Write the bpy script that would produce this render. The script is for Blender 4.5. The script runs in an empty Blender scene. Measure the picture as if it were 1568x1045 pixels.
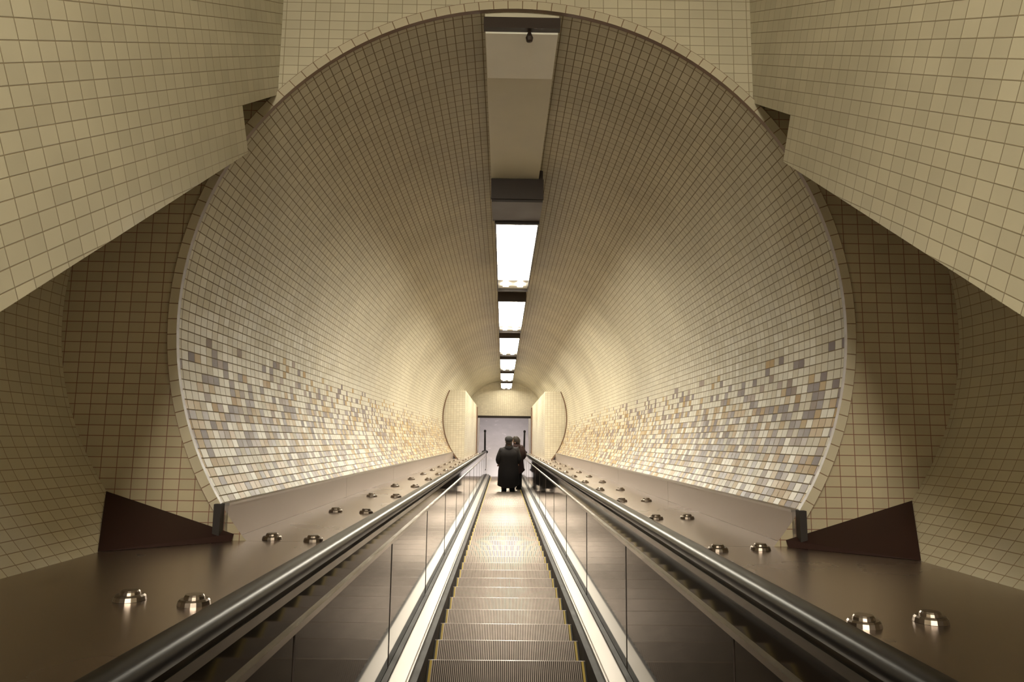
import bpy, math, random
from mathutils import Vector, Matrix
random.seed(4)
A=math.radians(30); C=math.cos(A); S=math.sin(A)
def L(x,y,z): return Vector((x, y*C+z*S, -y*S+z*C))
def W(x,y,z): return Vector((x,y,z))

# ---------------------------------------------------------------- materials
def newmat(name):
    m=bpy.data.materials.new(name); m.use_nodes=True
    nt=m.node_tree; nt.nodes.clear()
    out=nt.nodes.new('ShaderNodeOutputMaterial'); b=nt.nodes.new('ShaderNodeBsdfPrincipled')
    nt.links.new(b.outputs[0],out.inputs[0])
    return m,nt,b
def simple(name,col,rough=.5,metal=0,noise=0.12,scale=8,spec=.5,stretch=None,coat=0,rv=.08):
    m,nt,b=newmat(name)
    tc=nt.nodes.new('ShaderNodeTexCoord'); n=nt.nodes.new('ShaderNodeTexNoise')
    n.inputs['Scale'].default_value=scale; n.inputs['Detail'].default_value=5
    mp=nt.nodes.new('ShaderNodeMapping')
    if stretch: mp.inputs['Scale'].default_value=stretch
    nt.links.new(tc.outputs['Object'],mp.inputs[0]); nt.links.new(mp.outputs[0],n.inputs['Vector'])
    r=nt.nodes.new('ShaderNodeMapRange'); r.inputs[3].default_value=1-noise; r.inputs[4].default_value=1+noise
    nt.links.new(n.outputs[0],r.inputs[0])
    mx=nt.nodes.new('ShaderNodeVectorMath'); mx.operation='SCALE'; mx.inputs[0].default_value=col
    nt.links.new(r.outputs[0],mx.inputs['Scale']); nt.links.new(mx.outputs[0],b.inputs['Base Color'])
    r2=nt.nodes.new('ShaderNodeMapRange'); r2.inputs[3].default_value=max(.02,rough-rv); r2.inputs[4].default_value=rough+rv
    nt.links.new(n.outputs[0],r2.inputs[0]); nt.links.new(r2.outputs[0],b.inputs['Roughness'])
    b.inputs['Metallic'].default_value=metal; b.inputs['Specular IOR Level'].default_value=spec
    b.inputs['Coat Weight'].default_value=coat
    return m
def emis(name,col,st):
    m=bpy.data.materials.new(name); m.use_nodes=True; nt=m.node_tree; nt.nodes.clear()
    o=nt.nodes.new('ShaderNodeOutputMaterial'); e=nt.nodes.new('ShaderNodeEmission')
    e.inputs[0].default_value=(*col,1); e.inputs[1].default_value=st
    nt.links.new(e.outputs[0],o.inputs[0]); return m
def tile(name,base,grout,size=(.075,.05),g=.045,mosaic=None,rough=.2,jit=.03,var=.1,dirt=.15,spec=.4):
    m,nt,b=newmat(name); N=nt.nodes.new; K=nt.links.new
    def M(op,a,b_=None,c=None):
        n=N('ShaderNodeMath'); n.operation=op
        for i,v in enumerate((a,b_,c)):
            if v is None: continue
            if isinstance(v,(int,float)): n.inputs[i].default_value=v
            else: K(v,n.inputs[i])
        return n.outputs[0]
    uv=N('ShaderNodeUVMap'); sc=N('ShaderNodeVectorMath'); sc.operation='MULTIPLY'; sc.inputs[1].default_value=(1/size[0],1/size[1],1)
    K(uv.outputs[0],sc.inputs[0])
    fl=N('ShaderNodeVectorMath'); fl.operation='FLOOR'; K(sc.outputs[0],fl.inputs[0])
    fr=N('ShaderNodeVectorMath'); fr.operation='FRACTION'; K(sc.outputs[0],fr.inputs[0])
    sp=N('ShaderNodeSeparateXYZ'); K(fr.outputs[0],sp.inputs[0])
    ax=M('SUBTRACT',.5,M('ABSOLUTE',M('SUBTRACT',sp.outputs[0],.5)))
    ay=M('SUBTRACT',.5,M('ABSOLUTE',M('SUBTRACT',sp.outputs[1],.5)))
    ax=M('MULTIPLY',ax,size[0]/size[1])
    mn=M('MINIMUM',ax,ay)
    mr=N('ShaderNodeMapRange'); mr.inputs[1].default_value=g*1.4; mr.inputs[2].default_value=g*.6; K(mn,mr.inputs[0])
    gm=mr.outputs[0]
    wn=N('ShaderNodeTexWhiteNoise'); wn.noise_dimensions='3D'; K(fl.outputs[0],wn.inputs['Vector'])
    sc3=N('ShaderNodeSeparateColor'); K(wn.outputs['Color'],sc3.inputs[0])
    tc=N('ShaderNodeTexCoord'); no=N('ShaderNodeTexNoise'); no.inputs['Scale'].default_value=1.3; no.inputs['Detail'].default_value=4
    K(tc.outputs['Object'],no.inputs['Vector'])
    v1=N('ShaderNodeMapRange'); v1.inputs[3].default_value=1-var; v1.inputs[4].default_value=1; K(sc3.outputs[2],v1.inputs[0])
    v2=N('ShaderNodeMapRange'); v2.inputs[1].default_value=.35; v2.inputs[2].default_value=.65
    v2.inputs[3].default_value=1-dirt; v2.inputs[4].default_value=1; K(no.outputs[0],v2.inputs[0])
    vs=N('ShaderNodeVectorMath'); vs.operation='SCALE'; vs.inputs[0].default_value=base
    K(M('MULTIPLY',v1.outputs[0],v2.outputs[0]),vs.inputs['Scale'])
    col=vs.outputs[0]
    if mosaic:
        v0,v1_,dens,cols=mosaic
        sv=N('ShaderNodeSeparateXYZ'); K(fl.outputs[0],sv.inputs[0])
        d=N('ShaderNodeMapRange'); d.inputs[1].default_value=v0/size[1]; d.inputs[2].default_value=v1_/size[1]
        d.inputs[3].default_value=dens; d.inputs[4].default_value=0; K(sv.outputs[1],d.inputs[0])
        flag=M('LESS_THAN',sc3.outputs[1],d.outputs[0])
        rp=N('ShaderNodeValToRGB'); rp.color_ramp.interpolation='CONSTANT'
        el=rp.color_ramp.elements
        n=len(cols)
        el[0].position=0; el[0].color=(*cols[0],1)
        el[1].position=1/n; el[1].color=(*cols[1],1)
        for i in range(2,n):
            e=el.new(i/n); e.color=(*cols[i],1)
        K(sc3.outputs[0],rp.inputs[0])
        mx=N('ShaderNodeMix'); mx.data_type='RGBA'; K(flag,mx.inputs[0]); K(col,mx.inputs[6]); K(rp.outputs[0],mx.inputs[7]); col=mx.outputs[2]
    mg=N('ShaderNodeMix'); mg.data_type='RGBA'; K(gm,mg.inputs[0]); K(col,mg.inputs[6]); mg.inputs[7].default_value=(*grout,1)
    K(mg.outputs[2],b.inputs['Base Color'])
    rr=N('ShaderNodeMapRange'); rr.inputs[3].default_value=rough; rr.inputs[4].default_value=.8; K(gm,rr.inputs[0]); K(rr.outputs[0],b.inputs['Roughness'])
    b.inputs['Specular IOR Level'].default_value=spec
    ge=N('ShaderNodeNewGeometry'); s1=N('ShaderNodeVectorMath'); s1.operation='SUBTRACT'; K(wn.outputs['Color'],s1.inputs[0]); s1.inputs[1].default_value=(.5,.5,.5)
    s2=N('ShaderNodeVectorMath'); s2.operation='SCALE'; s2.inputs['Scale'].default_value=jit; K(s1.outputs[0],s2.inputs[0])
    s3=N('ShaderNodeVectorMath'); s3.operation='ADD'; K(ge.outputs['Normal'],s3.inputs[0]); K(s2.outputs[0],s3.inputs[1])
    s4=N('ShaderNodeVectorMath'); s4.operation='NORMALIZE'; K(s3.outputs[0],s4.inputs[0])
    bp=N('ShaderNodeBump'); bp.inputs['Strength'].default_value=.4; bp.inputs['Distance'].default_value=.003
    K(M('SUBTRACT',1,gm),bp.inputs['Height']); K(s4.outputs[0],bp.inputs['Normal']); K(bp.outputs[0],b.inputs['Normal'])
    return m

mos=[(.40,.235,.045),(.15,.10,.10),(.48,.34,.14),(.22,.165,.155),(.60,.55,.42),(.20,.12,.07),(.43,.27,.07),(.60,.55,.42),(.18,.135,.14),(.60,.55,.42),(.33,.245,.20)]
m_vault=tile('glazed_cream_tile_mosaic',(.64,.59,.45),(.22,.165,.10),mosaic=(.50,.92,.80,mos),rough=.30,jit=.05,spec=.07)
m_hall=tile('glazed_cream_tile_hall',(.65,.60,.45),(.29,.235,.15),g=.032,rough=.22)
m_ring=tile('glazed_shade_toned_tile',(.52,.45,.31),(.20,.09,.06),g=.035,rough=.25)  # cream tile with the portal's shade put into a darker, redder colour
m_outer=tile('glazed_recess_tile',(.66,.60,.44),(.32,.23,.14),g=.032,rough=.3)  # cream tile of the recess, close to the hall tile in tone
m_end=tile('end_wall_tile',(.72,.67,.53),(.36,.29,.19),g=.05,rough=.25)
m_steel=simple('brushed_steel_deck',(.54,.47,.45),.27,1,.02,2,rv=.015)
m_kick=simple('enamel_kick_panel',(.36,.31,.275),.4,.5,.03,2,rv=.02)
m_steelb=simple('bright_steel_trim',(.62,.58,.54),.22,1,.06,6)
m_skirt=simple('skirt_steel',(.44,.41,.38),.38,1,.1,5)
m_black=simple('black_rubber',(.009,.008,.008),.33,0,.1,3,rv=.02,spec=.3)
m_dark=simple('dark_gap',(.02,.015,.013),.6)
m_glass=simple('smoked_balustrade_panel',(.020,.015,.011),.05,0,.2,2,spec=.45,rv=.02)
m_maroon=simple('maroon_base_panel',(.032,.014,.011),.5,0,.2,6,spec=.25)
m_duct=simple('painted_duct_metal',(.66,.62,.49),.45,0,.10,3)
m_ductl=simple('painted_duct_metal_light',(.90,.88,.80),.4,0,.06,5)
m_hous=simple('dark_lamp_housing',(.03,.018,.013),.45,0,.2,5)
m_knob=simple('steel_stud',(.33,.28,.24),.32,1,.1,20)
m_lamp=emis('fluorescent_diffuser',(1,.92,.75),50)
m_lamp1=emis('fluorescent_diffuser_dimmed',(1,.92,.75),24)  # first tunnel lamp, dimmed to keep the walls near the portal darker
m_lamph=emis('fluorescent_diffuser_hall',(1,.92,.75),35)
m_floor=simple('polished_landing_floor',(.50,.46,.46),.25,0,.15,3)
m_ceil=simple('painted_ceiling',(.6,.56,.45),.7,0,.08,3)
m_yellow=simple('yellow_safety_line',(.50,.36,.06),.5,0,.15,20)
m_brown=simple('brown_edge_trim',(.16,.09,.05),.35,0,.15,10)

def stepmat():
    m,nt,b=newmat('grooved_aluminium_step'); N=nt.nodes.new; K=nt.links.new
    uv=N('ShaderNodeUVMap'); sp=N('ShaderNodeSeparateXYZ'); K(uv.outputs[0],sp.inputs[0])
    def M(op,a,b_):
        n=N('ShaderNodeMath'); n.operation=op
        for i,v in enumerate((a,b_)):
            if isinstance(v,(int,float)): n.inputs[i].default_value=v
            elif v is not None: K(v,n.inputs[i])
        return n.outputs[0]
    f=M('FRACT',M('DIVIDE',sp.outputs[0],.0125),None)
    g=M('GREATER_THAN',f,.5)
    nz=N('ShaderNodeTexNoise'); nz.inputs['Scale'].default_value=9; K(uv.outputs[0],nz.inputs['Vector'])
    mx=N('ShaderNodeMix'); mx.data_type='RGBA'; K(g,mx.inputs[0]); mx.inputs[6].default_value=(.46,.39,.34,1); mx.inputs[7].default_value=(.04,.028,.024,1)
    v=N('ShaderNodeMapRange'); v.inputs[3].default_value=.7; v.inputs[4].default_value=1.1; K(nz.outputs[0],v.inputs[0])
    s=N('ShaderNodeVectorMath'); s.operation='SCALE'; K(mx.outputs[2],s.inputs[0]); K(v.outputs[0],s.inputs['Scale'])
    K(s.outputs[0],b.inputs['Base Color']); b.inputs['Metallic'].default_value=.7; b.inputs['Roughness'].default_value=.44
    bp=N('ShaderNodeBump'); bp.inputs['Strength'].default_value=.5; bp.inputs['Distance'].default_value=.004; bp.invert=True
    K(g,bp.inputs['Height']); K(bp.outputs[0],b.inputs['Normal'])
    return m
m_step=stepmat()

# ---------------------------------------------------------------- mesh builder
class MB:
    def __init__(s): s.v=[];s.f=[];s.m=[];s.uv=[]
    def face(s,pts,uvs=None,mi=0):
        i=len(s.v); s.v+= [tuple(p) for p in pts]; s.f.append(tuple(range(i,i+len(pts)))); s.m.append(mi)
        s.uv.append(uvs if uvs else [(0,0)]*len(pts))
    def box(s,x0,x1,y0,y1,z0,z1,mi=0,T=L):
        P=[(x0,y0,z0),(x1,y0,z0),(x1,y1,z0),(x0,y1,z0),(x0,y0,z1),(x1,y0,z1),(x1,y1,z1),(x0,y1,z1)]
        for q,ax in (((0,3,2,1),(0,1)),((4,5,6,7),(0,1)),((0,1,5,4),(0,2)),((2,3,7,6),(0,2)),((1,2,6,5),(1,2)),((3,0,4,7),(1,2))):
            s.face([T(*P[k]) for k in q],[(P[k][ax[0]],P[k][ax[1]]) for k in q],mi)
    def make(s,name,mats,parent=None,smooth=False,merge=True,solid=0):
        me=bpy.data.meshes.new(name); me.from_pydata(s.v,[],s.f)
        ul=me.uv_layers.new(name='UVMap'); k=0
        for uvs in s.uv:
            for u in uvs: ul.data[k].uv=u; k+=1
        for mm in mats: me.materials.append(mm)
        for i,p in enumerate(me.polygons): p.material_index=s.m[i]; p.use_smooth=smooth
        ob=bpy.data.objects.new(name,me); bpy.context.scene.collection.objects.link(ob)
        if merge:
            import bmesh
            bm=bmesh.new(); bm.from_mesh(me); bmesh.ops.remove_doubles(bm,verts=bm.verts,dist=1e-5); bm.to_mesh(me); bm.free()
        if parent: ob.parent=parent
        return ob
def empty(name,loc=(0,0,0)):
    e=bpy.data.objects.new(name,None); bpy.context.scene.collection.objects.link(e); e.location=loc; e.empty_display_size=.2
    return e

R=1.64; ZC=.59; YP=3.48; RX=2.2; RZ=1.72; DZ=-.48; YE=28.3; STEPZ=-1.386; YT=-2.2
HW=1.22
# ---------------------------------------------------------------- tunnel vault
zb=-.32
th0=math.asin((zb-ZC)/R)
def vaultv(t): return R*(min(t-th0, (math.pi-th0)-t))
mb=MB(); n=120
ths=[th0+(math.pi-2*th0)*i/n for i in range(n+1)]
ys=[YP+(YE-YP)*i/28 for i in range(29)]
for i in range(n):
    a,b=ths[i],ths[i+1]
    for j in range(28):
        y0,y1=ys[j],ys[j+1]
        P=lambda t,y:L(R*math.cos(t),y,ZC+R*math.sin(t))
        sg=150 if (a+b)/2>math.pi/2 else 0
        mb.face([P(a,y0),P(b,y0),P(b,y1),P(a,y1)],[(y0+sg,vaultv(a)),(y0+sg,vaultv(b)),(y1+sg,vaultv(b)),(y1+sg,vaultv(a))])
mb.make('wall_tunnel_vault',[m_vault],smooth=True)
def ring(mb,r0,r1,y0,y1,t0,t1,n=96,mi=0):
    for i in range(n):
        a=t0+(t1-t0)*i/n; b=t0+(t1-t0)*(i+1)/n
        P=lambda t,r,y:L(r*math.cos(t),y,ZC+r*math.sin(t))
        w=abs(r1-r0)+abs(y1-y0)
        mb.face([P(a,r0,y0),P(b,r0,y0),P(b,r1,y1),P(a,r1,y1)],[(a*R,.004),(b*R,.004),(b*R,.004+w),(a*R,.004+w)],mi)
mb=MB()
ring(mb,R-.004,R-.004,YP-.018,YP+.012,th0,math.pi-th0,mi=1); ring(mb,R-.004,R+.042,YP-.018,YP-.018,th0,math.pi-th0); ring(mb,R+.042,R+.042,YP-.018,YP+.01,th0,math.pi-th0,mi=1)
mb.make('trim_arch',[tile('arch_edge_tile',(.60,.54,.40),(.2,.12,.07),rough=.25),m_brown])
# front wall above the arch
mb=MB(); tA=math.acos(1.28/R); nn=60
for i in range(nn):
    a=tA+(math.pi-2*tA)*i/nn; b=tA+(math.pi-2*tA)*(i+1)/nn
    p=[(R*math.cos(a),ZC+R*math.sin(a)),(R*math.cos(b),ZC+R*math.sin(b)),(R*math.cos(b),5.0),(R*math.cos(a),5.0)]
    mb.face([L(x,YP,z) for x,z in p],[(x,z) for x,z in p])
mb.make('wall_front',[m_hall])
# side portions of the portal wall (flat), between tunnel circle and outer elliptical recess
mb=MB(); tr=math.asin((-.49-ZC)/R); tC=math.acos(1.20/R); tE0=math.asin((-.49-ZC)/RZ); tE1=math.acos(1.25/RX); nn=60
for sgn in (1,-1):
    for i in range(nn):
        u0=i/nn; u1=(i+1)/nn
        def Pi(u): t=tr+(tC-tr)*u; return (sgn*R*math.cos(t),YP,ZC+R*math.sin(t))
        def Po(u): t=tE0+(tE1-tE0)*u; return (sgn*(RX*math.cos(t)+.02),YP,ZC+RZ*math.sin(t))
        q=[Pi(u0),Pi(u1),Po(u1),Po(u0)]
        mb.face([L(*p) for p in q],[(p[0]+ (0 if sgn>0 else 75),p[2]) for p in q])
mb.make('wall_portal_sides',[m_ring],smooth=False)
# outer elliptical recess near camera
mb=MB(); nn=48
arc=[0]
tsl=[tE0+(tE1-tE0)*i/nn for i in range(nn+1)]
for i in range(nn):
    a,b=tsl[i],tsl[i+1]
    arc.append(arc[-1]+math.hypot(RX*(math.cos(b)-math.cos(a)),RZ*(math.sin(b)-math.sin(a))))
for sgn in (1,-1):
    for i in range(nn):
        a,b=tsl[i],tsl[i+1]
        for j in range(8):
            y0=YT+(YP-YT)*j/8; y1=YT+(YP-YT)*(j+1)/8
            P=lambda t,y:L(sgn*RX*math.cos(t),y,ZC+RZ*math.sin(t))
            mb.face([P(a,y0),P(b,y0),P(b,y1),P(a,y1)],[(y0,arc[i]),(y0,arc[i+1]),(y1,arc[i+1]),(y1,arc[i])])
mb.make('wall_lower_recess',[m_outer],smooth=True)
# hall side walls (solid blocks with notch)
HC=2.4; XB=2.4
for sgn,nm in ((-1,'wall_left'),(1,'wall_right')):
    f=lambda Z:(YP+.5*Z)/C
    poly=[(-6,-.9),(-1,-.76),(1.61,-.585),(3.35,-.455),(3.35,-.25),(f(-.235),-.235),(f(HC),HC),(-6,HC)]
    mb=MB()
    x0=sgn*HW; x1=sgn*XB
    mb.face([W(x0,y,z) for y,z in poly],[(y,z) for y,z in poly])
    mb.face([W(x1,y,z) for y,z in poly],[(y,z) for y,z in poly])
    for i in range(len(poly)):
        a=poly[i]; b=poly[(i+1)%len(poly)]
        mb.face([W(x0,*a),W(x0,*b),W(x1,*b),W(x1,*a)],[(x0,a[1]),(x0,b[1]),(x1,b[1]),(x1,a[1])])
    mb.make(nm,[m_hall])
mb=MB(); mb.box(-XB,XB,-6,5.6,HC,HC+.1,T=W); mb.make('ceiling',[m_ceil])
mb=MB(); mb.box(-XB,XB,-6.1,-6,-.9,HC,T=W); mb.make('wall_back',[m_hall])
yt=(YT*C+STEPZ*S); zt=-YT*S+STEPZ*C
mb=MB(); mb.box(-XB,XB,-6,yt,zt-.1,zt,T=W); mb.make('floor',[m_floor])
# sloped triangular fillets at the foot of the portal wall
mb=MB()
def ex(z): return RX*math.sqrt(1-((z-ZC)/RZ)**2)
for sgn in (1,-1):
    a=L(sgn*(ex(DZ)+.0),3.10,DZ+.001); b=L(sgn*(ex(-.26)),YP-.002,-.26); c=L(sgn*1.30,YP-.002,DZ+.03)
    c0=L(sgn*1.30,YP-.03,DZ)
    mb.face([a,b,c]); mb.face([a,c,c0])
mb.make('baseboard_portal',[m_maroon])
xt=math.sqrt(R*R-(zb-ZC)**2)
for sgn,nm in ((-1,'baseboard_left'),(1,'baseboard_right')):
    mb=MB()
    def B(x0,x1,*a): mb.box(min(sgn*x0,sgn*x1),max(sgn*x0,sgn*x1),*a)
    yy=YP
    while yy<18.9:
        y2=min(yy+2.6,19.0); B(xt-.03,xt+.03,yy,y2-.006,DZ,zb+.002,0); yy=y2
    B(xt-.034,xt+.03,YP,19,zb+.0,zb+.012,2)
    B(xt-.012,xt+.02,YP-.05,YP,DZ,zb+.01,1)
    mb.make(nm,[m_kick,m_dark,m_skirt])

# ---------------------------------------------------------------- far end
XW=1.05; YF=19.0; ZF=1.30
for sgn,nm in ((-1,'wall_lower_left'),(1,'wall_lower_right')):
    mb=MB()
    z0=DZ-.3; nn=24
    for i in range(nn):
        za=z0+(ZF-z0)*i/nn; zc=z0+(ZF-z0)*(i+1)/nn
        xa=math.sqrt(R*R-(za-ZC)**2)+.02; xc=math.sqrt(R*R-(zc-ZC)**2)+.02
        mb.face([L(sgn*XW,YF,za),L(sgn*xa,YF,za),L(sgn*xc,YF,zc),L(sgn*XW,YF,zc)],[(XW,za),(xa,za),(xc,zc),(XW,zc)])
        mb.face([L(sgn*(xa-.05),YF-.03,za),L(sgn*xa,YF-.03,za),L(sgn*xc,YF-.03,zc),L(sgn*(xc-.05),YF-.03,zc)],mi=1)
    mb.face([L(sgn*XW,YF,-1.6),L(sgn*XW,YE+3,-1.6),L(sgn*XW,YE+3,ZF),L(sgn*XW,YF,ZF)],[(YF,-1.6),(YE+3,-1.6),(YE+3,ZF),(YF,ZF)])
    xc=math.sqrt(R*R-(ZF-ZC)**2)+.02
    mb.face([L(sgn*XW,YF,ZF),L(sgn*xc,YF,ZF),L(sgn*xc,YE,ZF),L(sgn*XW,YE,ZF)],[(XW,YF),(xc,YF),(xc,YE),(XW,YE)])
    mb.box(min(sgn*XW,sgn*(XW-.03)),max(sgn*XW,sgn*(XW-.03)),27.2,27.9,-1.3,1.25,1)
    mb.make(nm,[m_end,m_brown])
bz=L(0,28,.87)
LZ=-.5*28.6+STEPZ*C; LY=28.6*C+STEPZ*S
mb=MB(); mb.box(-1.75,1.75,bz.y,bz.y+.25,bz.z,bz.z+3.2,T=W); mb.box(-1.1,1.1,bz.y-.02,bz.y,bz.z,bz.z+.09,1,T=W); mb.make('wall_bulkhead',[m_end,m_dark])
mb=MB(); mb.box(-2.6,2.6,LY,LY+9,LZ-.1,LZ,T=W); mb.make('floor_landing',[m_floor])
mb=MB(); mb.box(-2.6,2.6,bz.y+.25,LY+9,LZ+2.6,LZ+2.7,T=W); mb.make('ceiling_landing',[m_ceil])
mb=MB(); mb.box(-2.6,2.6,LY+9,LY+9.1,LZ,LZ+2.6,T=W); mb.make('wall_landing_end',[m_end])
for sgn,nm in ((-1,'wall_landing_left'),(1,'wall_landing_right')):
    mb=MB(); mb.box(min(sgn*2.6,sgn*2.7),max(sgn*2.6,sgn*2.7),LY,LY+9,LZ,LZ+2.6,T=W); mb.make(nm,[m_end])
# steel barrier posts on the landing
for px_ in (-.78,.84):
    mb=MB()
    for k in range(16):
        t0=2*math.pi*k/16; t1=2*math.pi*(k+1)/16
        prof=[(.13,0),(.13,.02),(.04,.04),(.035,.95),(.05,.97),(.05,1.02),(.02,1.05)]
        for (r0,z0),(r1,z1) in zip(prof[:-1],prof[1:]):
            p=lambda r,z,t:W(px_+r*math.cos(t),LY+1.8+r*math.sin(t),LZ+z)
            mb.face([p(r0,z0,t0),p(r0,z0,t1),p(r1,z1,t1),p(r1,z1,t0)])
    mb.make('barrier_post',[m_black],smooth=True)

# ---------------------------------------------------------------- escalator
esc=empty('escalator',L(0,12,STEPZ))
esc_children=[]
def addc(ob): esc_children.append(ob); return ob
mb=MB(); pitch=.4/C; steps=[]
y=YT+.1
while y<28.6:
    p=L(0,y,STEPZ); Y,Z=p.y,p.z; steps.append((y,Y,Z))
    y0=Y-.4
    def q(x0,x1,mi): mb.face([W(x0,y0,Z),W(x1,y0,Z),W(x1,Y-.012,Z),W(x0,Y-.012,Z)],[(x0,0),(x1,0),(x1,.4),(x0,.4)],mi)
    q(-.475,.475,0); q(-.5,-.49,2); q(.49,.5,2); q(-.49,-.475,1); q(.475,.49,1)
    mb.face([W(-.5,Y-.012,Z),W(.5,Y-.012,Z),W(.5,Y,Z-.006),W(-.5,Y,Z-.006)],[(-.5,0),(.5,0),(.5,.02),(-.5,.02)],3)
    mb.face([W(-.5,Y,Z-.006),W(.5,Y,Z-.006),W(.5,Y-.03,Z-.12),W(-.5,Y-.03,Z-.12)],[(-.5,0),(.5,0),(.5,.1),(-.5,.1)],0)
    mb.face([W(-.5,Y-.03,Z-.12),W(.5,Y-.03,Z-.12),W(.5,Y,Z-.231),W(-.5,Y,Z-.231)],[(-.5,0),(.5,0),(.5,.1),(-.5,.1)],0)
    y+=pitch
addc(mb.make('steps',[m_step,m_yellow,m_dark,m_brown]))
HX=.705; HZ=-.415
for sgn,sd in ((-1,'left'),(1,'right')):
    mb=MB()
    def bx(x0,x1,z0,z1,mi,y0=YT,y1=27.9): mb.box(min(sgn*x0,sgn*x1),max(sgn*x0,sgn*x1),y0,y1,z0,z1,mi)
    bx(.502,.54,-1.75,-1.325,0)
    bx(.54,.55,-1.5,-1.30,1)
    bx(.55,.64,-1.5,-1.285,1)
    bx(.64,.67,-1.5,-1.270,0)
    addc(mb.make('skirt_'+sd,[m_dark,m_skirt]))
    mb=MB()
    bx(.672,.70,-1.27,-.47,0)
    for i in range(16):
        yy=-1.6+i*1.95; bx(.669,.6722,-1.268,-.58,1,yy,yy+.006)
    addc(mb.make('balustrade_panel_'+sd,[m_glass,m_hous]))
    mb=MB()
    bx(.660,.672,-.585,-.565,0); bx(.665,.745,-.475,-.45,0)
    bx(.745,.765,-.54,-.455,0)
    addc(mb.make('balustrade_trim_'+sd,[m_steelb]))
    prof=[(-.04,-.018),(-.042,.0),(-.036,.016),(-.018,.025),(.018,.025),(.036,.016),(.042,0),(.04,-.018),(.028,-.024),(-.028,-.024)]
    path=[(YT+ (27.5-YT)*i/30,HZ,0) for i in range(31)]
    for i in range(1,15):
        a=math.pi*i/14; path.append((27.5+.33*math.sin(a),HZ-.33*(1-math.cos(a)),a))
    path.append((26.6,HZ-.66,math.pi))
    mb=MB(); rings=[]
    for (py,pz,a) in path:
        rings.append([L(sgn*HX+px,py+ph*math.sin(a),pz+ph*math.cos(a)) for px,ph in prof])
    for i in range(len(rings)-1):
        for j in range(len(prof)):
            j2=(j+1)%len(prof); mb.face([rings[i][j],rings[i][j2],rings[i+1][j2],rings[i+1][j]])
    mb.face(rings[0]); mb.face(rings[-1])
    addc(mb.make('handrail_'+sd,[m_black],smooth=True))
    mb=MB()
    def bx2(x0,x1,z0,z1,y0,y1,mi=0): mb.box(min(sgn*x0,sgn*x1),max(sgn*x0,sgn*x1),y0,y1,z0,z1,mi)
    seams=[YT,.9,3.47]+[3.47+2.6*j for j in range(1,6)]+[18.99]
    for a,b in zip(seams[:-1],seams[1:]):
        xo=1.76 if b<=3.475 else 1.36
        bx2(.766,.80,-.54,-.474,a+.002,b-.002); bx2(.803,1.03,-.54,DZ,a+.002,b-.002); bx2(1.031,xo,-.54,DZ-.0005,a+.002,b-.002)
    bx2(.766,1.049,-.54,DZ,19.0,27.6)
    bx2(.768,1.76,-.60,-.545,YT,3.47,1); bx2(.768,1.36,-.60,-.545,3.47,18.99,1)
    addc(mb.make('outer_deck_'+sd,[m_steel,m_dark]))
    mb=MB(); prof2=[(.0,.024),(.026,.024),(.03,.020),(.032,.014),(.042,.014),(.047,.010),(.05,0)]
    yoff=.0 if sgn<0 else -.17
    for r,x in enumerate((.93,1.14)):
        yy=2.19+yoff-1.32*2+ (0.03 if r else -.02)
        while yy<(26.9 if x<1 else 18.6):
            for i in range(len(prof2)-1):
                for j in range(18):
                    a=2*math.pi*j/18;b=2*math.pi*(j+1)/18
                    (r0,h0),(r1,h1)=prof2[i],prof2[i+1]
                    P=lambda r_,h,t:L(sgn*x+.92*r_*math.cos(t),yy+.92*r_*math.sin(t),DZ+h*1.2)
                    if r0==0: mb.face([P(r0,h0,a),P(r1,h1,a),P(r1,h1,b)])
                    else: mb.face([P(r0,h0,a),P(r1,h1,a),P(r1,h1,b),P(r0,h0,b)])
            yy+=1.32
    addc(mb.make('deck_studs_'+sd,[m_knob],smooth=False))
mb=MB(); mb.box(-.66,.66,LY-.35,LY+1.2,LZ-.02,LZ+.012,T=W); addc(mb.make('comb_plate',[m_skirt]))
mb=MB(); mb.box(-.66,.66,-6+3.2,yt-.2,zt-.02,zt+.012,T=W); addc(mb.make('comb_plate_upper',[m_skirt]))
inv=Matrix.Translation(-esc.location)
for o in esc_children:
    o.parent=esc; o.matrix_parent_inverse=inv

# ---------------------------------------------------------------- ceiling duct and lights
cx=.025
mb=MB()
mb.box(cx-.195,cx+.195,YP+.02,5.68,2.135,2.24,0)
mb.box(cx-.19,cx+.19,YP+.04,3.99,2.12,2.135,1)
mb.box(cx-.20,cx+.20,YP+.0,YP+.04,2.13,2.19,2)
cx=.045
mb.box(cx-.21,cx+.21,5.68,6.2,1.94,2.24,2)
mb.box(cx-.215,cx+.215,5.66,5.69,1.96,2.13,2)
mb.box(cx-.18,cx+.18,6.2,27.0,2.10,2.23,0)
for i in range(12):
    t0=math.pi*2*i/12; t1=math.pi*2*(i+1)/12
    for (ra,za,rb,zb2) in ((0,2.075,.016,2.08),(.016,2.08,.02,2.1),(.02,2.1,.008,2.13)):
        p=lambda r,z,t:L(cx+.02+r*math.cos(t),3.52+r*math.sin(t),z)
        if ra==0: mb.face([p(0,za,0),p(rb,zb2,t0),p(rb,zb2,t1)],mi=2)
        else: mb.face([p(ra,za,t0),p(rb,zb2,t0),p(rb,zb2,t1),p(ra,za,t1)],mi=2)
mb.make('ceiling_duct',[m_duct,m_ductl,m_hous])
cx=.055
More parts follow.
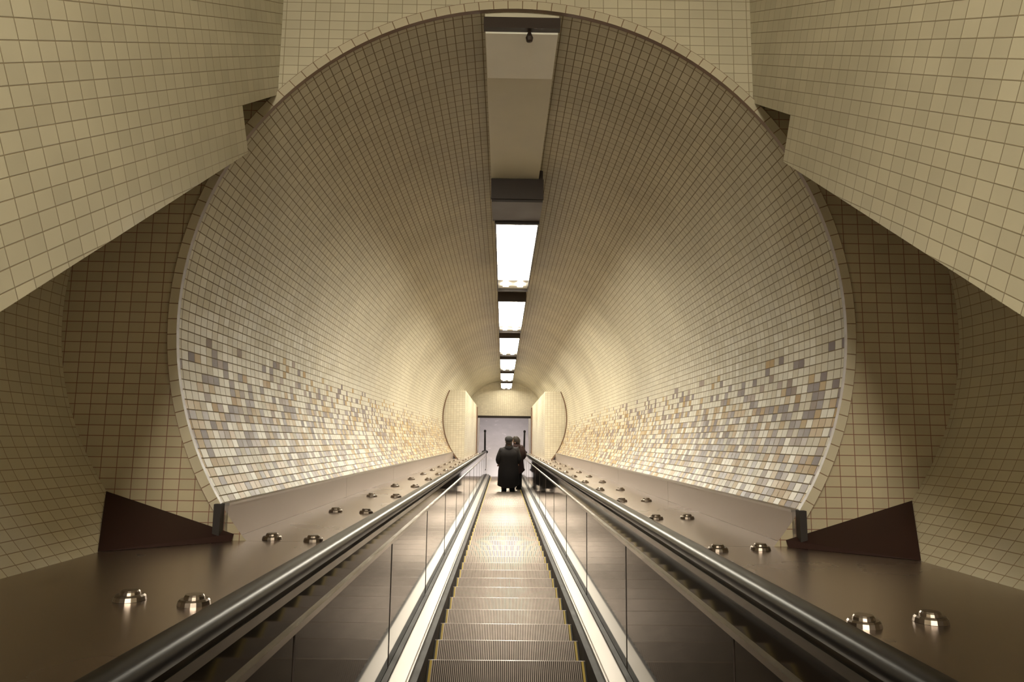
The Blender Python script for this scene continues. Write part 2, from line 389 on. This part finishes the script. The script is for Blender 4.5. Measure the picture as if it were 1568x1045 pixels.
for i in range(6):
    y0=6.22+3.62*i; mb=MB(); y1=y0+2.95
    z=1.955; zl=1.92
    mb.box(cx-.20,cx-.186,y0,y1,zl,2.12,0); mb.box(cx+.186,cx+.20,y0,y1,zl,2.12,0)
    mb.box(cx-.186,cx+.186,y0,y0+.03,zl,2.12,0); mb.box(cx-.186,cx+.186,y1-.03,y1,zl,2.12,0)
    mb.box(cx-.2,cx+.2,y0,y1,2.08,2.12,0)
    mb.box(cx-.186,cx+.186,y0+.04,y0+2.42,z,z+.02,1)
    mb.box(cx-.186,cx+.186,y0+2.42,y1-.04,z-.0,z+.02,2)
    for sx in (-.09,.09):
        mb.box(cx+sx-.035,cx+sx+.035,y0+2.55,y0+2.72,z-.02,z-.0,1)  # lamp-end sockets made to glow, standing in for bright reflections
    mb.make('fluorescent_ceiling_light',[m_hous,m_lamp1 if i==0 else m_lamp,m_ductl])
for Y0 in (-3.6,-.9):
    mb=MB(); mb.box(-.50,.14,Y0,Y0+1.8,HC-.10,HC,0,T=W); mb.box(-.46,.10,Y0+.04,Y0+1.76,HC-.115,HC-.10,1,T=W)
    mb.make('hall_ceiling_light',[m_ductl,m_lamph])
mb=MB(); mb.box(-.9,.9,LY+1.2,LY+5,LZ+2.5,LZ+2.6,0,T=W); mb.box(-.8,.8,LY+1.3,LY+4.9,LZ+2.48,LZ+2.5,1,T=W)
mb.make('landing_fill_light',[m_ductl,emis('landing_fill_glow',(1,.93,.92),4)])  # unseen light panel added to brighten the lower landing

# ---------------------------------------------------------------- people
m_coat=simple('black_wool_coat',(.010,.008,.009),.85,0,.3,30)
m_coat2=simple('dark_brown_coat',(.026,.010,.010),.85,0,.3,30)
m_skin=simple('skin',(.45,.26,.18),.55,0,.06,20)
m_hair=simple('dark_hair',(.02,.013,.010),.6,0,.3,60)
m_trou=simple('black_trousers',(.01,.01,.012),.9,0,.2,30)
m_shoe=simple('black_leather_shoe',(.012,.01,.01),.35,0,.2,20)
m_eye=simple('eye',(.6,.58,.55),.2)
def skinobj(name,verts,edges,mat,T,sub=2,parent=None):
    me=bpy.data.meshes.new(name); me.from_pydata([T@Vector(v[:3]) for v in verts],edges,[])
    me.materials.append(mat)
    ob=bpy.data.objects.new(name,me); bpy.context.scene.collection.objects.link(ob)
    ob.modifiers.new('skin','SKIN')
    s=T.to_scale()[0]
    sv=me.skin_vertices[0].data if me.skin_vertices else None
    if sv is None:
        bpy.context.view_layer.update(); sv=me.skin_vertices[0].data
    for i,v in enumerate(verts):
        rr=v[3]; ry=v[4] if len(v)>4 else rr
        sv[i].radius=(rr*s,ry*s); sv[i].use_root=(i==0)
    m=ob.modifiers.new('sub','SUBSURF'); m.levels=sub; m.render_levels=sub
    return ob
def loft(name,rings,mats,T,n=32,cap=True,fold=0,seed=0,smooth=True,mi=None):
    mb=MB(); rs=[]
    for k,(cx,cy,z,rx,ry) in enumerate(rings):
        row=[]
        for j in range(n):
            a=2*math.pi*j/n
            f=1+fold*(max(0,1.35-z))*math.sin(7*a+seed+z*2)+fold*.5*math.sin(11*a+seed*2+z*9)
            row.append(T@Vector((cx+rx*f*math.cos(a),cy+ry*f*math.sin(a),z)))
        rs.append(row)
    for i in range(len(rs)-1):
        for j in range(n):
            j2=(j+1)%n; mb.face([rs[i][j],rs[i][j2],rs[i+1][j2],rs[i+1][j]])
    if cap: mb.face(rs[0][::-1]); mb.face(rs[-1])
    return mb.make(name,mats,smooth=smooth)
def head(T,name='head'):
    import bmesh
    bm=bmesh.new(); bmesh.ops.create_uvsphere(bm,u_segments=32,v_segments=24,radius=1)
    for v in bm.verts:
        x,y,z=v.co
        w=1-.28*max(0,-z)**1.5
        X=x*.077*w; Y=y*.098*(1-.1*max(0,-z)); Z=z*.12
        if y>0:
            Y+= .026*math.exp(-((x/.14)**2+((z+.12)/.2)**2))
            Y-= .010*(math.exp(-(((abs(x)-.38)/.17)**2+((z-.04)/.12)**2)))
            Y+= .006*math.exp(-(((z-.22)/.1)**2+(x/.5)**2))
            Y+= .006*math.exp(-(((z+.48)/.07)**2+(x/.25)**2))
            Y+= .010*math.exp(-(((z+.85)/.15)**2+(x/.3)**2))
        v.co=T@Vector((X,Y,Z))
    for s in (-1,1):
        r=bmesh.ops.create_uvsphere(bm,u_segments=12,v_segments=8,radius=1)
        for v in r['verts']: v.co=T@Vector((s*.078+v.co.x*.010,-.008+v.co.y*.02,-.005+v.co.z*.032))
    me=bpy.data.meshes.new(name); bm.to_mesh(me); bm.free()
    for p in me.polygons: p.use_smooth=True
    me.materials.append(m_skin); ob=bpy.data.objects.new(name,me); bpy.context.scene.collection.objects.link(ob)
    return ob
def hair(T,name='hair',long=0):
    import bmesh
    bm=bmesh.new(); bmesh.ops.create_uvsphere(bm,u_segments=32,v_segments=24,radius=1)
    dele=[v for v in bm.verts if (v.co.y>.45 and v.co.z<.45) or v.co.z<-.45-long*.3]
    for v in bm.verts:
        x,y,z=v.co; n=.003*math.sin(25*x+9*z)
        v.co=T@Vector((x*(.085+n),-.006+y*(.104+n),.004+z*(.128+n)))
    bmesh.ops.delete(bm,geom=dele,context='VERTS')
    me=bpy.data.meshes.new(name); bm.to_mesh(me); bm.free()
    for p in me.polygons: p.use_smooth=True
    me.materials.append(m_hair); ob=bpy.data.objects.new(name,me); bpy.context.scene.collection.objects.link(ob)
    sm=ob.modifiers.new('thick','SOLIDIFY'); sm.thickness=.006
    return ob
def hand(T,s,name):
    v=[(0,0,0,.024,.018),(0,.002,-.04,.034,.015),(0,.004,-.08,.036,.013)]; e=[(0,1),(1,2)]
    for i,(dx,l) in enumerate(((-.027,.066),(-.009,.076),(.009,.071),(.027,.055))):
        b=len(v)
        v+=[(dx,.005,-.092,.0095),(dx*1.05,.010,-.092-l*.45,.0085),(dx*1.05,.024,-.092-l*.75,.008),(dx*1.0,.042,-.092-l*.92,.0065)]
        e+=[(2,b),(b,b+1),(b+1,b+2),(b+2,b+3)]
    b=len(v); v+=[(-s*.036,.012,-.04,.011),(-s*.048,.024,-.07,.0095),(-s*.046,.036,-.095,.008)]
    e+=[(1,b),(b,b+1),(b+1,b+2)]
    return skinobj(name,v,e,m_skin,T,1)
def person(name,base,h,coat,hat,turn=0,hem=.45,bulk=1.0,tilt=-12,look=0):
    sc=h/1.75
    T=Matrix.Translation(base)@Matrix.Rotation(turn,4,'Z')@Matrix.Scale(sc,4)
    root=empty(name,base); parts=[]
    b=bulk
    v=[(0,0,.95,.15*b,.12*b),(0,0,1.18,.15*b,.12*b),(0,-.01,1.36,.17*b,.12*b),(0,-.005,1.47,.08,.07),(0,.01,1.56,.055,.055)]
    e=[(0,1),(1,2),(2,3),(3,4)]
    for s in (-1,1):
        k=len(v)
        v+=[(s*.17*b,-.01,1.40,.085*b),(s*.25*b,-.03,1.13,.068*b),(s*.23*b,.11,.93,.052*b)]
        e+=[(2,k),(k,k+1),(k+1,k+2)]
        k=len(v)
        v+=[(s*.10,0,.86,.10),(s*.11,.02,.50,.072),(s*.115,-.01,.11,.05)]
        e+=[(0,k),(k,k+1),(k+1,k+2)]
    parts.append(skinobj('body',v,e,coat,T))
    for s in (-1,1):
        parts.append(loft('trouser_leg_%s'%('l' if s<0 else 'r'),[(s*.10,0,.85,.10,.11),(s*.11,.02,.52,.083,.09),(s*.115,0,.25,.072,.08),(s*.115,-.005,.07,.07,.085)],[m_trou],T,n=20))
        parts.append(loft('shoe_%s'%('l' if s<0 else 'r'),[(s*.12,.045,.0,.046,.138),(s*.12,.045,.025,.05,.142),(s*.12,.035,.05,.046,.12),(s*.118,.0,.085,.043,.075),(s*.117,-.02,.12,.042,.055)],[m_shoe],T,n=24))
        Tw=T@Matrix.Translation((s*.232*b,.12,.90))@Matrix.Rotation(math.radians(25),4,'X')
        parts.append(hand(Tw,s,'hand_%s'%('l' if s<0 else 'r')))
    rings=[(0,0,hem,.255*b,.185*b),(0,0,hem+.01,.262*b,.19*b),(0,0,.75,.24*b,.175*b),(0,0,.98,.22*b,.155*b),(0,0,1.15,.215*b,.15*b),(0,-.01,1.3,.232*b,.155*b),(0,-.01,1.39,.228*b,.145*b),(0,-.01,1.445,.17*b,.115*b),(0,-.005,1.49,.10,.09),(0,0,1.53,.075,.078)]
    parts.append(loft('coat',rings,[coat],T,n=48,fold=.03,seed=turn*3+h))
    parts.append(loft('collar',[(0,-.005,1.46,.12,.11),(0,-.01,1.50,.105,.10),(0,-.012,1.57,.092,.095),(0,-.008,1.575,.07,.075)],[coat],T,n=28,fold=.02))
    Th=T@Matrix.Translation((0,.02,1.635))@Matrix.Rotation(look,4,'Z')@Matrix.Rotation(math.radians(tilt),4,'X')@Matrix.Scale(1.06,4)
    parts.append(head(Th)); parts.append(hair(Th,long=0 if hat else 1))
    for s in (-1,1):
        import bmesh
        bm=bmesh.new(); bmesh.ops.create_uvsphere(bm,u_segments=12,v_segments=8,radius=.011)
        for q in bm.verts: q.co=Th@(q.co+Vector((s*.03,.083,.005)))
        me=bpy.data.meshes.new('eye'); bm.to_mesh(me); bm.free(); me.materials.append(m_eye)
        o=bpy.data.objects.new('eye_%s'%('l' if s<0 else 'r'),me); bpy.context.scene.collection.objects.link(o); parts.append(o)
    if hat:
        parts.append(loft('cap',[(0,0,.035,.090,.110),(0,0,.04,.098,.118),(0,-.004,.085,.102,.122),(0,-.006,.115,.09,.105),(0,-.006,.138,.058,.068),(0,-.006,.145,.012,.015)],[m_coat],Th,n=28,fold=0))
    inv=Matrix.Translation(-Vector(base))
    for p in parts: p.parent=root; p.matrix_parent_inverse=inv
    return root
ks=min(range(len(steps)),key=lambda i:abs(steps[i][0]-20.7))
sA=steps[ks]; sB=steps[ks+2]
person('person_in_black_coat',Vector((.12,sA[1]-.2,sA[2])),1.78,m_coat,True,turn=.05,hem=.34,bulk=1.14)
person('person_in_dark_jacket',Vector((.34,sB[1]-.2,sB[2])),1.82,m_coat2,False,turn=.5,hem=.7,bulk=1.0,look=.6)

# ---------------------------------------------------------------- world + camera
sc_=bpy.context.scene
sc_.view_settings.view_transform='Standard'
w=bpy.data.worlds.new('World'); sc_.world=w; w.use_nodes=True
w.node_tree.nodes['Background'].inputs[0].default_value=(.9,.75,.5,1); w.node_tree.nodes['Background'].inputs[1].default_value=.02

f=1100; q=math.radians(7.9); yaw=math.atan(12/f); roll=.014
fwd=L(math.sin(yaw)*math.cos(q),math.cos(yaw)*math.cos(q),math.sin(q)).normalized()
up0=L(0,-math.sin(q),math.cos(q))
right=fwd.cross(up0).normalized(); up=right.cross(fwd).normalized()
up2=up*math.cos(roll)-right*math.sin(roll); r2=right*math.cos(roll)+up*math.sin(roll)
cam=bpy.data.cameras.new('camera'); co=bpy.data.objects.new('camera',cam); sc_.collection.objects.link(co)
M=Matrix.Identity(4)
for i in range(3): M[i][0]=r2[i]; M[i][1]=up2[i]; M[i][2]=-fwd[i]
M.translation=L(-.045,0,0); co.matrix_world=M
cam.sensor_width=36; cam.lens=f/1568*36; cam.clip_start=.05; cam.clip_end=200
sc_.camera=co
